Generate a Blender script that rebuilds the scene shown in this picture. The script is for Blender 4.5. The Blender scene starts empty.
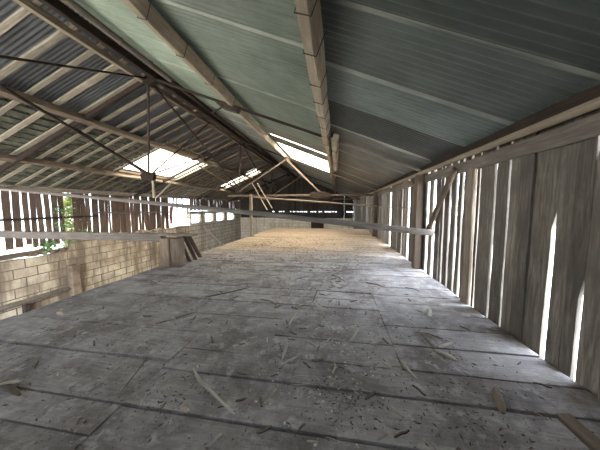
import bpy, bmesh, math, random
from mathutils import Vector, Matrix, noise
random.seed(7)
scene = bpy.context.scene
COL = scene.collection
PI = math.pi

# ------------------------------------------------------------------ dimensions (metres; deck top is z = 0)
XR, ZR, S = -4.3, 4.57, 0.405          # ridge line and roof slope
XW, XL = 1.81, -10.5                   # plank wall / block wall
YB, YF = -2.2, 24.0                    # back of what is built / far gable
DECK_L, DECK_END = -3.8, 13.7
GZ = -2.9                              # ground

def roofz(x):
    return ZR - S * abs(x - XR)

# ------------------------------------------------------------------ materials
def new_mat(name):
    m = bpy.data.materials.new(name); m.use_nodes = True
    nt = m.node_tree
    for n in list(nt.nodes): nt.nodes.remove(n)
    out = nt.nodes.new('ShaderNodeOutputMaterial')
    b = nt.nodes.new('ShaderNodeBsdfPrincipled')
    nt.links.new(b.outputs[0], out.inputs[0])
    return m, nt, b

def nd(nt, t, **kw):
    n = nt.nodes.new(t)
    for k, v in kw.items(): setattr(n, k, v)
    return n

def ramp(nt, fac, stops):
    r = nd(nt, 'ShaderNodeValToRGB')
    el = r.color_ramp.elements
    while len(el) < len(stops): el.new(0.5)
    for e, (p, c) in zip(el, stops):
        e.position = p; e.color = (*c, 1) if len(c) == 3 else c
    nt.links.new(fac, r.inputs[0])
    return r.outputs[0]

def mixc(nt, fac, a, b, mode='MIX'):
    m = nd(nt, 'ShaderNodeMix', data_type='RGBA', blend_type=mode)
    if isinstance(fac, (int, float)): m.inputs[0].default_value = fac
    else: nt.links.new(fac, m.inputs[0])
    for i, v in ((6, a), (7, b)):
        if isinstance(v, tuple): m.inputs[i].default_value = (*v, 1)
        else: nt.links.new(v, m.inputs[i])
    return m.outputs[2]

def coords(nt, scale, seed=True):
    tc = nd(nt, 'ShaderNodeTexCoord')
    vec = tc.outputs['Object']
    if seed:   # each board carries its own offset so no two share a grain
        at = nd(nt, 'ShaderNodeAttribute', attribute_name='pv')
        ml = nd(nt, 'ShaderNodeVectorMath', operation='SCALE'); ml.inputs['Scale'].default_value = 37.0
        cx = nd(nt, 'ShaderNodeCombineXYZ')
        sp = nd(nt, 'ShaderNodeSeparateColor')
        nt.links.new(at.outputs['Color'], sp.inputs[0])
        for i in range(3): nt.links.new(sp.outputs[1], cx.inputs[i])
        nt.links.new(cx.outputs[0], ml.inputs[0])
        ad = nd(nt, 'ShaderNodeVectorMath', operation='ADD')
        nt.links.new(vec, ad.inputs[0]); nt.links.new(ml.outputs[0], ad.inputs[1])
        vec = ad.outputs[0]
        tint = sp.outputs[0]
    else:
        tint = None
    mp = nd(nt, 'ShaderNodeMapping'); mp.inputs['Scale'].default_value = scale
    nt.links.new(vec, mp.inputs[0])
    return vec, mp.outputs[0], tint

def noise_n(nt, vec, scale, detail=6, rough=0.6, dist=0.0):
    n = nd(nt, 'ShaderNodeTexNoise')
    n.inputs['Scale'].default_value = scale; n.inputs['Detail'].default_value = detail
    n.inputs['Roughness'].default_value = rough; n.inputs['Distortion'].default_value = dist
    nt.links.new(vec, n.inputs['Vector'])
    return n.outputs['Fac']

def bump(nt, b, h, strength, dist=0.01):
    bp = nd(nt, 'ShaderNodeBump'); bp.inputs['Strength'].default_value = strength
    bp.inputs['Distance'].default_value = dist
    nt.links.new(h, bp.inputs['Height']); nt.links.new(bp.outputs[0], b.inputs['Normal'])

def wood(name, dark, mid, light, axis='X', stretch=14.0, bstr=0.5, stain=None, tintamt=0.5):
    m, nt, b = new_mat(name)
    sc = {'X': (1, stretch, stretch), 'Y': (stretch, 1, stretch), 'Z': (stretch, stretch, 1)}[axis]
    raw, vec, tint = coords(nt, sc)
    g = noise_n(nt, vec, 3.0, 8, 0.65, 0.6)
    c = ramp(nt, g, [(0.28, dark), (0.5, mid), (0.72, light)])
    big = noise_n(nt, raw, 2.2, 5, 0.6)
    c = mixc(nt, ramp(nt, big, [(0.35, (0, 0, 0)), (0.7, (1, 1, 1))]), c, stain or tuple(x * 0.75 for x in mid))
    # tint: per-board brightness, 0.5 = neutral
    mr = nd(nt, 'ShaderNodeMapRange'); nt.links.new(tint, mr.inputs[0])
    mr.inputs[3].default_value = 1 - tintamt; mr.inputs[4].default_value = 1 + tintamt
    cc = nd(nt, 'ShaderNodeCombineXYZ')
    for i in range(3): nt.links.new(mr.outputs[0], cc.inputs[i])
    c = mixc(nt, 1.0, c, cc.outputs[0], 'MULTIPLY')
    nt.links.new(c, b.inputs['Base Color'])
    b.inputs['Roughness'].default_value = 0.9
    b.inputs['Specular IOR Level'].default_value = 0.15
    bump(nt, b, g, bstr, 0.008)
    return m

M = {}
M['wall_plank'] = wood('weathered_wall_plank', (.085, .074, .062), (.20, .178, .152), (.35, .32, .28), 'Z', 11, .5, stain=(.13, .115, .10), tintamt=.6)
M['left_slat'] = wood('left_wall_slat', (.07, .05, .04), (.15, .105, .08), (.25, .18, .14), 'Z', 14, .4)
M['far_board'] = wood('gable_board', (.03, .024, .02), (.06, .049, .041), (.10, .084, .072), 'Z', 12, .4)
M['beam'] = wood('old_beam', (.14, .11, .08), (.33, .275, .205), (.50, .43, .34), 'X', 12, .6)
M['beam_grey'] = wood('grey_beam', (.10, .085, .075), (.20, .175, .155), (.32, .285, .25), 'X', 12, .6)
M['beam_brown'] = wood('brown_beam', (.09, .066, .05), (.19, .145, .112), (.30, .24, .19), 'X', 12, .6)
M['batten'] = wood('roof_batten_wood', (.15, .125, .095), (.34, .30, .24), (.50, .455, .38), 'X', 12, .5)
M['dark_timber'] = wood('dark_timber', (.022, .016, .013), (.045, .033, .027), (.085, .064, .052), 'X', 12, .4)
M['pole'] = wood('pale_pole', (.12, .115, .11), (.22, .215, .21), (.33, .325, .32), 'X', 10, .4)
M['scrap'] = wood('scrap_wood', (.30, .265, .215), (.52, .475, .41), (.70, .66, .59), 'X', 14, .5)
M['bark'] = wood('bark', (.07, .057, .047), (.16, .132, .108), (.28, .24, .20), 'X', 10, .7)
M['brownboard'] = wood('brown_batten', (.12, .09, .068), (.235, .19, .148), (.35, .30, .24), 'X', 12, .5)

def deck_material():
    m, nt, b = new_mat('dusty_deck_boards')
    raw, vec, tint = coords(nt, (1, 16, 16))
    g = noise_n(nt, vec, 2.5, 8, 0.65, 0.5)
    c = ramp(nt, g, [(0.25, (.228, .212, .21)), (0.5, (.345, .325, .326)), (0.75, (.445, .425, .43))])
    geo = nd(nt, 'ShaderNodeNewGeometry')
    P = geo.outputs['Position']
    d1 = noise_n(nt, P, 1.7, 9, 0.72, 0.4)
    c = mixc(nt, ramp(nt, d1, [(0.44, (0, 0, 0)), (0.60, (.85, .85, .85))]), c, (.15, .13, .128))
    d2 = noise_n(nt, P, 6.5, 8, 0.75, 0.3)
    c = mixc(nt, ramp(nt, d2, [(0.52, (0, 0, 0)), (0.66, (.8, .8, .8))]), c, (.54, .505, .515))
    d3 = noise_n(nt, P, 34, 4, 0.7)
    c = mixc(nt, ramp(nt, d3, [(0.60, (0, 0, 0)), (0.70, (.75, .75, .75))]), c, (.105, .09, .078))
    d4 = noise_n(nt, P, 60, 3, .6)
    c = mixc(nt, ramp(nt, d4, [(0.66, (0, 0, 0)), (0.72, (.8, .8, .8))]), c, (.60, .57, .54))
    # tan colour mixed over the far boards, breaking up towards the near end
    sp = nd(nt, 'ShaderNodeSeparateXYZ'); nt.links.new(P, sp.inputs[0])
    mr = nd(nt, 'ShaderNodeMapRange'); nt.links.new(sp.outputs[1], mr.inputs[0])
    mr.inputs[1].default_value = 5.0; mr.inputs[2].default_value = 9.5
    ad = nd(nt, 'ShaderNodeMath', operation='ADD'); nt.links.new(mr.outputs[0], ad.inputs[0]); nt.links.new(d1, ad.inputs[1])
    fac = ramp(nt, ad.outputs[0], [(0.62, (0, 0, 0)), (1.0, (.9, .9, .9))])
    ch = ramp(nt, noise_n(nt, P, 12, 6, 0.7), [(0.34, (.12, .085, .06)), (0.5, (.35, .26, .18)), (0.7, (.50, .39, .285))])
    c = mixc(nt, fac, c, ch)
    mr2 = nd(nt, 'ShaderNodeMapRange'); nt.links.new(tint, mr2.inputs[0])
    mr2.inputs[3].default_value = 0.8; mr2.inputs[4].default_value = 1.2
    cc = nd(nt, 'ShaderNodeCombineXYZ')
    for i in range(3): nt.links.new(mr2.outputs[0], cc.inputs[i])
    c = mixc(nt, 1.0, c, cc.outputs[0], 'MULTIPLY')
    nt.links.new(c, b.inputs['Base Color'])
    b.inputs['Roughness'].default_value = 0.82; b.inputs['Specular IOR Level'].default_value = 0.25
    h = nd(nt, 'ShaderNodeMath', operation='ADD'); nt.links.new(g, h.inputs[0]); nt.links.new(d2, h.inputs[1])
    bump(nt, b, h.outputs[0], 0.6, 0.010)
    return m
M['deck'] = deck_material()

def sheet_material():
    m, nt, b = new_mat('corrugated_sheet')
    at = nd(nt, 'ShaderNodeAttribute', attribute_name='sheet')
    tc = nd(nt, 'ShaderNodeTexCoord')
    n = noise_n(nt, tc.outputs['Object'], 1.6, 8, 0.65)
    st = nd(nt, 'ShaderNodeMapping'); st.inputs['Scale'].default_value = (1.2, 14, 1)
    nt.links.new(tc.outputs['Object'], st.inputs[0])
    n2 = noise_n(nt, st.outputs[0], 2.0, 6, 0.6)
    c = mixc(nt, 1.0, at.outputs['Color'], ramp(nt, n, [(0.3, (.72, .72, .72)), (0.7, (1.2, 1.2, 1.2))]), 'MULTIPLY')
    c = mixc(nt, 1.0, c, ramp(nt, n2, [(0.3, (.8, .8, .8)), (0.7, (1.15, 1.15, 1.15))]), 'MULTIPLY')
    nt.links.new(c, b.inputs['Base Color'])
    b.inputs['Roughness'].default_value = 0.42
    b.inputs['Metallic'].default_value = 0.0
    b.inputs['Specular IOR Level'].default_value = 0.5
    return m
M['sheet'] = sheet_material()

def simple(name, c, rough=0.8, var=0.25, scale=8.0, spec=0.2, metal=0.0):
    m, nt, b = new_mat(name)
    tc = nd(nt, 'ShaderNodeTexCoord')
    n = noise_n(nt, tc.outputs['Object'], scale, 6, 0.65)
    nt.links.new(ramp(nt, n, [(0.3, tuple(x * (1 - var) for x in c)), (0.7, tuple(min(1, x * (1 + var)) for x in c))]), b.inputs['Base Color'])
    b.inputs['Roughness'].default_value = rough; b.inputs['Specular IOR Level'].default_value = spec
    b.inputs['Metallic'].default_value = metal
    return m
M['lath'] = simple('grey_green_lath', (.105, .105, .082), .9, .8, 3)
M['iron'] = simple('rusty_iron', (.055, .038, .03), .8, .4, 12)
M['wire'] = simple('wire', (.045, .035, .03), .7, .3, 20)
M['dirt_or_dark'] = simple('deck_gap_dark', (.03, .026, .022), 1.0, .3, 3)  # near-black colour for the sheet that darkens the deck gaps
M['earth'] = simple('barn_earth', (.16, .13, .10), 1.0, .35, 2)
M['field'] = simple('field', (.45, .425, .37), 1.0, .2, .6)
M['leaf_pale'] = simple('pale_leaf', (.40, .46, .14), .7, .3, 3)
M['leaf'] = simple('green_leaf', (.14, .26, .10), .7, .3, 3)
M['stem'] = simple('stem', (.12, .09, .05), .9, .2, 5)
M['rag'] = simple('faded_red_rag', (.36, .16, .13), .95, .3, 4)
M['rope'] = simple('rope', (.16, .11, .07), .95, .3, 20)
M['crumb'] = simple('debris_crumb', (.17, .14, .11), .95, .55, 1.3)
M['nub'] = simple('pale_lump', (.52, .43, .36), .9, .2, 20)

def glow_sheet(name, c):
    m, nt, b = new_mat(name)
    out = [n for n in nt.nodes if n.type == 'OUTPUT_MATERIAL'][0]
    t = nd(nt, 'ShaderNodeBsdfTranslucent'); t.inputs[0].default_value = (*c, 1)
    b.inputs['Base Color'].default_value = (*[x * .8 for x in c], 1); b.inputs['Roughness'].default_value = .5
    mx = nd(nt, 'ShaderNodeMixShader'); mx.inputs[0].default_value = .82
    nt.links.new(b.outputs[0], mx.inputs[1]); nt.links.new(t.outputs[0], mx.inputs[2]); nt.links.new(mx.outputs[0], out.inputs[0])
    return m
M['clear'] = glow_sheet('translucent_sheet', (.98, .85, .64))
M['clear_dim'] = glow_sheet('grimy_translucent_sheet', (.20, .15, .10))

def block_material(name, c1, c2, mortar, dirt_or_dark, foul=1.0):
    m, nt, b = new_mat(name)
    tc = nd(nt, 'ShaderNodeTexCoord')
    sp = nd(nt, 'ShaderNodeSeparateXYZ'); nt.links.new(tc.outputs['UV'], sp.inputs[0])
    br = nd(nt, 'ShaderNodeTexBrick')
    nt.links.new(tc.outputs['UV'], br.inputs['Vector'])
    br.inputs['Color1'].default_value = (*c1, 1); br.inputs['Color2'].default_value = (*c2, 1); br.inputs['Mortar'].default_value = (*mortar, 1)
    br.inputs['Scale'].default_value = 1.0; br.inputs['Brick Width'].default_value = .62; br.inputs['Row Height'].default_value = .32
    br.inputs['Mortar Size'].default_value = .018; br.inputs['Mortar Smooth'].default_value = .3
    ob = tc.outputs['Object']
    n = noise_n(nt, ob, 1.1, 8, .7)
    c = mixc(nt, ramp(nt, n, [(.36, (0, 0, 0)), (.62, (.95 * foul,) * 3)]), br.outputs['Color'], dirt_or_dark)
    mp = nd(nt, 'ShaderNodeMapping'); mp.inputs['Scale'].default_value = (1.6, 1.6, .25); nt.links.new(ob, mp.inputs[0])
    n2 = noise_n(nt, mp.outputs[0], 1.0, 6, .6)
    c = mixc(nt, ramp(nt, n2, [(.50, (0, 0, 0)), (.62, (.85 * foul,) * 3)]), c, tuple(x * .5 for x in dirt_or_dark))
    nt.links.new(c, b.inputs['Base Color']); b.inputs['Roughness'].default_value = .95; b.inputs['Specular IOR Level'].default_value = .1
    ad = nd(nt, 'ShaderNodeMath', operation='MULTIPLY_ADD'); nt.links.new(br.outputs['Fac'], ad.inputs[0]); ad.inputs[1].default_value = -1.0
    nt.links.new(n, ad.inputs[2])
    bump(nt, b, ad.outputs[0], .6, .02)
    return m
M['block'] = block_material('cream_blocks', (.70, .62, .47), (.58, .50, .37), (.06, .045, .032), (.29, .22, .16), .95)
M['block_grey'] = block_material('grey_blocks', (.55, .51, .43), (.47, .43, .36), (.10, .085, .07), (.26, .22, .18), .6)
M['block_pale'] = block_material('pale_far_blocks', (.82, .75, .62), (.74, .67, .54), (.36, .30, .23), (.56, .48, .38), .6)

# ------------------------------------------------------------------ mesh helpers
class MB:
    """collects boards, tubes and sheets for ONE mesh; every board gets a brightness and grain offset"""
    def __init__(s): s.v = []; s.f = []; s.pv = []; s.uv = {}
    def add(s, verts, faces, tint=None, seed=None):
        o = len(s.v); s.v += [tuple(x) for x in verts]; s.f += [tuple(i + o for i in f) for f in faces]
        t = random.uniform(.3, .7) if tint is None else tint
        sd = random.random() if seed is None else seed
        s.pv += [(t, sd, 0, 1)] * len(verts)
    def box(s, x0, x1, y0, y1, z0, z1, tint=None):
        v = [(x0, y0, z0), (x1, y0, z0), (x1, y1, z0), (x0, y1, z0), (x0, y0, z1), (x1, y0, z1), (x1, y1, z1), (x0, y1, z1)]
        s.add(v, [(0, 3, 2, 1), (4, 5, 6, 7), (0, 1, 5, 4), (1, 2, 6, 5), (2, 3, 7, 6), (3, 0, 4, 7)], tint)
    def loft(s, rings, tint=None, cap=True):
        """rings: lists of equal length of points"""
        n = len(rings[0]); v = [p for r in rings for p in r]; f = []
        for k in range(len(rings) - 1):
            for i in range(n):
                j = (i + 1) % n
                f.append((k * n + i, k * n + j, (k + 1) * n + j, (k + 1) * n + i))
        if cap:
            f.append(tuple(range(n - 1, -1, -1))); f.append(tuple((len(rings) - 1) * n + i for i in range(n)))
        s.add(v, f, tint)
    def tube(s, pts, rad, sides=7, tint=None):
        pts = [Vector(p) for p in pts]
        if isinstance(rad, (int, float)): rad = [rad] * len(pts)
        rings = []
        for k, p in enumerate(pts):
            d = (pts[min(k + 1, len(pts) - 1)] - pts[max(k - 1, 0)]).normalized()
            up = Vector((0, 0, 1)) if abs(d.z) < .9 else Vector((1, 0, 0))
            a = d.cross(up).normalized(); b = a.cross(d)
            rings.append([p + a * rad[k] * math.cos(2 * PI * i / sides) + b * rad[k] * math.sin(2 * PI * i / sides) for i in range(sides)])
        s.loft(rings, tint)
    def build(s, name, mat, parent=None, smooth=False, origin=None):
        me = bpy.data.meshes.new(name)
        v = s.v if origin is None else [tuple(Vector(p) - Vector(origin)) for p in s.v]
        me.from_pydata(v, [], s.f)
        ca = me.color_attributes.new('pv', 'FLOAT_COLOR', 'POINT')
        for i, c in enumerate(s.pv): ca.data[i].color = c
        for m in (mat if isinstance(mat, (list, tuple)) else [mat]): me.materials.append(m)
        bm = bmesh.new(); bm.from_mesh(me); bmesh.ops.recalc_face_normals(bm, faces=bm.faces); bm.to_mesh(me); bm.free()
        if smooth: me.shade_smooth()
        me.update()
        o = bpy.data.objects.new(name, me); COL.objects.link(o)
        if origin is not None: o.location = origin
        if parent: o.parent = parent
        return o

def tag(o, label=None, cat=None, group=None, kind=None):
    if label: o['label'] = label
    if cat: o['category'] = cat
    if group: o['group'] = group
    if kind: o['kind'] = kind
    return o

def empty(name, loc, label=None, cat=None, group=None):
    o = bpy.data.objects.new(name, None); COL.objects.link(o); o.location = loc
    o.empty_display_size = .1
    return tag(o, label, cat, group)

def struct(name, mb, mat, **k):
    return tag(mb.build(name, mat, **k), kind='structure')

def frame_mat(p0, p1, upv=None):
    p0, p1 = Vector(p0), Vector(p1); d = (p1 - p0).normalized()
    up = Vector(upv) if upv else (Vector((0, 0, 1)) if abs(d.z) < .95 else Vector((0, 1, 0)))
    y = up.cross(d).normalized(); z = d.cross(y)
    m = Matrix((d, y, z)).transposed().to_4x4(); m.translation = p0
    return m

def hewn(L, w, h, n=10, wob=.006, bow=0.0, chamfer=.012, taper=0.0):
    """rings of a rough squared timber along local X"""
    rings = []
    ph = random.random() * 50
    for k in range(n + 1):
        t = k / n; x = L * t
        a = w / 2 * (1 - taper * t); b = h / 2 * (1 - taper * t); c = min(chamfer, a * .4, b * .4)
        base = [(-a, -b + c), (-a + c, -b), (a - c, -b), (a, -b + c), (a, b - c), (a - c, b), (-a + c, b), (-a, b - c)]
        r = []
        for i, (y, z) in enumerate(base):
            q = noise.noise_vector(Vector((x * 1.7 + ph, i * 3.1, ph)))
            r.append((x, y + q.x * wob * 2 + bow * math.sin(PI * t), z + q.y * wob * 2 + bow * .5 * math.sin(PI * t * 1.3)))
        rings.append(r)
    return rings

def beam(name, p0, p1, w, h, mat, parent=None, upv=None, n=None, wob=.006, bow=0.0, taper=0.0, tint=.5, origin_parent=None):
    p0, p1 = Vector(p0), Vector(p1); L = (p1 - p0).length
    mb = MB(); mb.loft(hewn(L, w, h, n or max(3, min(24, int(L / .35))), wob, bow, taper=taper), tint)
    o = mb.build(name, M[mat] if isinstance(mat, str) else mat)
    mw = frame_mat(p0, p1, upv)
    if parent:
        o.parent = parent
        mw.translation -= parent.location
    o.matrix_local = mw
    return o

def pole(name, pts, r0, r1, mat, parent=None, sides=9, wob=.004):
    """round pole running through pts"""
    pts = [Vector(p) for p in pts]; P = []; R = []
    nseg = 24
    for k in range(nseg + 1):
        t = k / nseg * (len(pts) - 1); i = min(int(t), len(pts) - 2); u = t - i
        p = pts[i].lerp(pts[i + 1], u)
        q = noise.noise_vector(p * 1.3)
        P.append(p + q * wob); R.append((r0 + (r1 - r0) * k / nseg) * (1 + .08 * q.z))
    L = (pts[-1] - pts[0]).length
    m = frame_mat(pts[0], pts[-1]); inv = m.inverted()
    mb = MB(); mb.tube([inv @ p for p in P], R, sides, .5)
    o = mb.build(name, M[mat], smooth=True)
    if parent: o.parent = parent; m.translation -= parent.location
    o.matrix_local = m
    return o

# ------------------------------------------------------------------ ground, deck
g = MB(); g.box(-90, 90, -60, 120, GZ - .3, GZ - .06, .5); struct('ground', g, M['field'])
g = MB(); g.box(XL - .1, XW + .1, YB, YF, GZ - .05, GZ, .5); struct('floor_lower', g, M['earth'])
g = MB(); g.box(DECK_L + .01, XW - .04, YB, DECK_END, -.075, -.055, .5); struct('floor_gap_blocker', g, M['dirt_or_dark'])  # unseen sheet added under the boards to keep their gaps dark

def deck():
    mb = MB()
    def plank(x0, x1, y0, y1):
        n = max(2, int((x1 - x0) / .3)); rings = []
        z = random.uniform(-.006, .004); gp = random.uniform(.005, .011); tw = random.uniform(-.004, .004)
        ph = random.random() * 90
        for k in range(n + 1):
            x = x0 + (x1 - x0) * k / n
            w = noise.noise_vector(Vector((x * 1.3, ph, 0)))
            a = y0 + gp + w.x * .006; b = y1 - gp + w.y * .006; zz = z + w.z * .006
            e = .002
            rings.append([(x, a, zz - .035), (x, a, zz - e + tw), (x, a + e, zz + tw), (x, b - e, zz - tw), (x, b, zz - e - tw), (x, b, zz - .035)])
        mb.loft(rings)
    left = [.55, .8, 1.0, 1.21, 1.64, 2.10, 2.50, 2.90]
    mid = [.55, .93, 1.21, 1.56, 1.83, 2.16, 2.50, 2.90]
    right = [.55, .9, 1.21, 1.56, 1.83, 2.19, 2.54, 2.89]
    y = 2.9
    while y < DECK_END: y += random.uniform(.28, .40); left.append(y); mid.append(y + random.uniform(-.01, .01)); right.append(y + random.uniform(-.02, .02))
    y = .55
    while y > YB: y -= .36; left.insert(0, y); mid.insert(0, y); right.insert(0, y)
    g = .003
    XE = XW - .035
    for k in range(len(left) - 1):
        yc = left[k]
        xs = -1.38 if yc < 2.0 else random.choice([-1.38, -1.1, -2.2, -.6, None, None])
        xr = .545 if 1.6 < yc < 5.2 else random.choice([.545, -.2, None])
        if yc < 1.5: xr = None
        if xs is None and xr is None: xs = -2.0
        cuts = []
        a = DECK_L - random.uniform(0, .03)
        if xs is not None: plank(a, xs - g, left[k], left[k + 1]); a = xs + g
        if xr is not None and xr > a + .5:
            plank(a, xr - g, mid[k], mid[k + 1]); plank(xr + g, XE, right[k], right[k + 1])
        else:
            if 1.19 < mid[k] < 1.23:      # the row cut short by a cross batten at the plank wall
                plank(a, 1.37, mid[k], mid[k + 1]); plank(1.47, XE, mid[k], mid[k + 1])
            else: plank(a, XE, mid[k], mid[k + 1])
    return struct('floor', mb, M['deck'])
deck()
# joists under the boards: dark below the gaps
for i, x in enumerate((-3.7, -2.4, -1.1, .2, 1.55)):
    tag(beam('floor_joist', (x, YB, -.185), (x, DECK_END, -.185), .12, .2, 'dark_timber', n=4), 'dark joist running under the loft boards', 'joist', 'joists under the loft boards')
tag(beam('floor_batten', (1.42, 1.20, -.01), (1.42, 1.575, -.01), .085, .05, 'brownboard', n=3), 'short brown batten let into the deck at the foot of the plank wall', 'batten')

# ------------------------------------------------------------------ plank wall
def plank_wall():
    mb = MB()
    def pl(y0, y1, z0=-.22, z1=2.12, dx=0.0, tint=None, yt0=None, yt1=None, cut=None):
        # y0..y1 at the foot, yt0..yt1 at the top
        yt0 = y0 if yt0 is None else yt0; yt1 = y1 if yt1 is None else yt1
        n = 14; rings = []; ph = random.random() * 80
        cup = random.uniform(-.006, .006)
        for k in range(n + 1):
            t = k / n; z = z0 + (z1 - z0) * t
            q = noise.noise_vector(Vector((ph, z * 2.2, 1)))
            a = y0 + (yt0 - y0) * t + q.x * .005; b = y1 + (yt1 - y1) * t + q.y * .005
            if cut: a, b = cut(z, a, b)
            x = XW + dx + q.z * .005; m = (a + b) / 2
            rings.append([(x, a, z), (x + cup, m, z), (x, b, z), (x + .026, b, z), (x + .026 + cup, m, z), (x + .026, a, z)])
        mb.loft(rings, tint)
    def wide_low(z, a, b):           # the plank worn back so that a slit opens below eye level
        return (a + (.042 if z < 1.12 else .0) + .010 * max(0, min(1, (1.02 - z) / .8)), b)
    def low_slit(z, a, b):
        return (a + max(0, min(.030, (.80 - z) * .14)), b)
    def top_wedge(z, a, b):
        return (a, b - max(0, min(.025, (z - 1.60) * .14)))
    P = [  # y0, y1, gap handled by the numbers, tint, cut
        (1.60, 1.772, .45, None), (1.784, 1.938, .62, top_wedge), (1.942, 2.068, .36, low_slit), (2.078, 2.200, .58, None),
        (2.206, 2.443, .46, wide_low), (2.453, 2.605, .36, None), (2.615, 2.757, .60, None), (2.780, 2.964, .42, None),
        (2.984, 3.235, .54, None), (3.28, 3.43, .42, None), (3.47, 3.61, .35, None), (3.675, 3.78, .3, None), (3.83, 3.975, .35, None),
        (4.025, 4.175, .3, None), (4.23, 4.325, .3, None), (4.38, 4.58, .35, None), (4.70, 4.88, .7, None),
        (4.95, 5.42, .45, None), (5.46, 5.62, .5, None), (5.64, 5.83, .5, None), (5.85, 6.07, .4, None), (6.22, 6.40, .45, None), (6.42, 6.62, .5, None),
        (6.73, 6.95, .4, None), (6.96, 7.2, .5, None), (7.22, 7.48, .45, None), (7.49, 7.72, .4, None), (7.74, 7.99, .45, None), (8.20, 8.45, .5, None),
        (8.47, 8.8, .4, None), (8.86, 9.1, .5, None)]
    zt = lambda y: 1.96
    for y0, y1, t, c in P:
        pl(y0, y1, dx=random.uniform(-.010, .012), tint=t + random.uniform(-.08, .08), cut=c, yt0=y0 + random.uniform(-.003, .003), yt1=y1 + random.uniform(-.003, .003))
    for yb in (2.073, 2.448, 2.61, 1.778):      # cover strips nailed outside some joints
        mb.box(XW + .03, XW + .05, yb - .03, yb + .03, -.22, 2.09, .4)
    y = 9.12
    while y < YF:
        w = random.uniform(.16, .26); pl(y, min(y + w, YF + .05), dx=random.uniform(-.01, .01), z0=-.3, tint=random.uniform(.15, .5))
        y += w + random.choice([.005, .01, .02, .05])
    y = 1.59
    while y > YB:
        w = random.uniform(.16, .24); pl(y - w, y, dx=random.uniform(-.01, .01)); y -= w + random.choice([.006, .01, .02])
    return struct('wall_right', mb, M['wall_plank'])
plank_wall()
g = MB(); g.box(XW - .02, XW + .12, YB, YF, GZ, -.24, .5); struct('wall_right_base', g, M['block_grey'])

tag(beam('wall_rail', (XW - .028, YB, 1.875), (XW - .028, 12, 1.845), .035, .15, 'beam_grey', n=26, wob=.008), 'broad grey rail nailed along the head of the plank wall', 'rail')
tag(pole('eave_pole', [(1.70, YB, 1.985), (1.70, 5, 1.985), (1.71, 11, 1.98), (1.71, YF, 1.98)], .036, .036, 'beam'), 'pale straight pole carrying the sheet ends above the plank wall', 'pole')
tag(beam('eave_dark_strip', (1.762, YB, 2.07), (1.762, 13, 2.07), .02, .13, 'dark_timber', n=20, tint=.5), 'added dark strip closing the gap between pale eave pole and sheets', 'board')  # strip added to darken the band between pole and sheets
tag(beam('wall_stud', (1.765, 3.35, -.01), (1.765, 3.36, 1.80), .15, .05, 'brownboard', upv=(1, 0, 0), tint=.75, n=8), 'light brown upright board standing against the plank wall', 'stud')
tag(beam('wall_post', (1.70, 5.1, 0), (1.70, 5.12, 1.95), .16, .14, 'beam_brown', upv=(1, 0, 0), tint=.4, n=8), 'stout brown post of the plank wall where the long pole ends', 'post')
tag(beam('wall_post', (1.70, 10.5, 0), (1.70, 10.5, 1.95), .22, .14, 'beam_brown', upv=(1, 0, 0), tint=.3, n=6), 'dark post of the plank wall farther down the loft', 'post')
tag(beam('knee_brace', (1.72, 4.62, .86), (1.72, 3.72, 1.86), .10, .05, 'beam_brown', upv=(1, 0, 0), tint=.3), 'straight slanting brace from the post up to the wall rail, bright gaps behind it', 'brace')
# curved brace beyond the post
mb = MB(); rs = []
for k in range(9):
    t = k / 8; a = t * PI / 2
    y = 5.2 + .62 * (1 - math.cos(a)); z = 1.28 + .62 * math.sin(a)
    rs.append([(1.70, y - .03, z + .02), (1.75, y - .03, z + .02), (1.75, y + .03, z - .03), (1.70, y + .03, z - .03)])
mb.loft(rs, .5)
tag(mb.build('curved_brace', M['beam_brown']), 'small curved brace on the far face of the stout wall post', 'brace')
tag(beam('nailing_rail', (1.775, 5.2, 1.27), (1.775, 14, 1.33), .05, .035, 'beam_grey', n=20), 'thin rail nailed along the plank wall at eye level beyond the post', 'rail')

# ------------------------------------------------------------------ roof sheets
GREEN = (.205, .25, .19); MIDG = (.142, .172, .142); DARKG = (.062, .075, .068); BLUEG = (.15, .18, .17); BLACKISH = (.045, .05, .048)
PITCH, AMP = .0764, .0095
class SheetMB(MB):
    def __init__(s): super().__init__(); s.col = []
    def sheet(s, xa, xb, y0, y1, side, lift, col, tiltz=0.0, rag=0.0, lap=False, lapw=.0):
        """corrugated sheet from xa (upper) to xb (lower), ridges running down the slope"""
        nx = 5; ny = max(6, int((y1 - y0) / PITCH * 6))
        o = len(s.v); ph = random.random() * 40
        for i in range(nx + 1):
            x = xa + (xb - xa) * i / nx
            for j in range(ny + 1):
                y = y0 + (y1 - y0) * j / ny
                z = roofz(x) + .02 + lift + AMP * math.sin(2 * PI * y / PITCH) + tiltz * (j / ny) + .008 * noise.noise(Vector((x * .8, y * 1.5, ph)))
                xx = x
                if i == nx and rag: xx += side * rag * noise.noise(Vector((y * 9, ph, 0)))
                s.v.append((xx, y, z)); s.pv.append((.5, .5, 0, 1))
                e = noise.noise(Vector((x * 2.3, ph, 1))) + .35 * noise.noise(Vector((x * 11, ph, 4)))
                wl = lapw + .05 * (e + .45)      # lime and dust crusted along the lap
                k = 1.0 if lap and (y - y0) < wl else 0.0
                s.col.append((*[c_ + (q_ - c_) * k * .8 for c_, q_ in zip(col, (.33, .35, .30))], 1))
        for i in range(nx):
            for j in range(ny):
                a = o + i * (ny + 1) + j
                s.f.append((a, a + 1, a + ny + 2, a + ny + 1))
    def finish(s, name, mat):
        me = bpy.data.meshes.new(name); me.from_pydata(s.v, [], s.f)
        ca = me.color_attributes.new('sheet', 'FLOAT_COLOR', 'POINT')
        for i, c in enumerate(s.col): ca.data[i].color = c
        me.materials.append(mat); me.shade_smooth(); me.update()
        o = bpy.data.objects.new(name, me); COL.objects.link(o)
        return o

def jit(c, a=.12):
    k = 1 + random.uniform(-a, a); return tuple(x * k for x in c)

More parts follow.
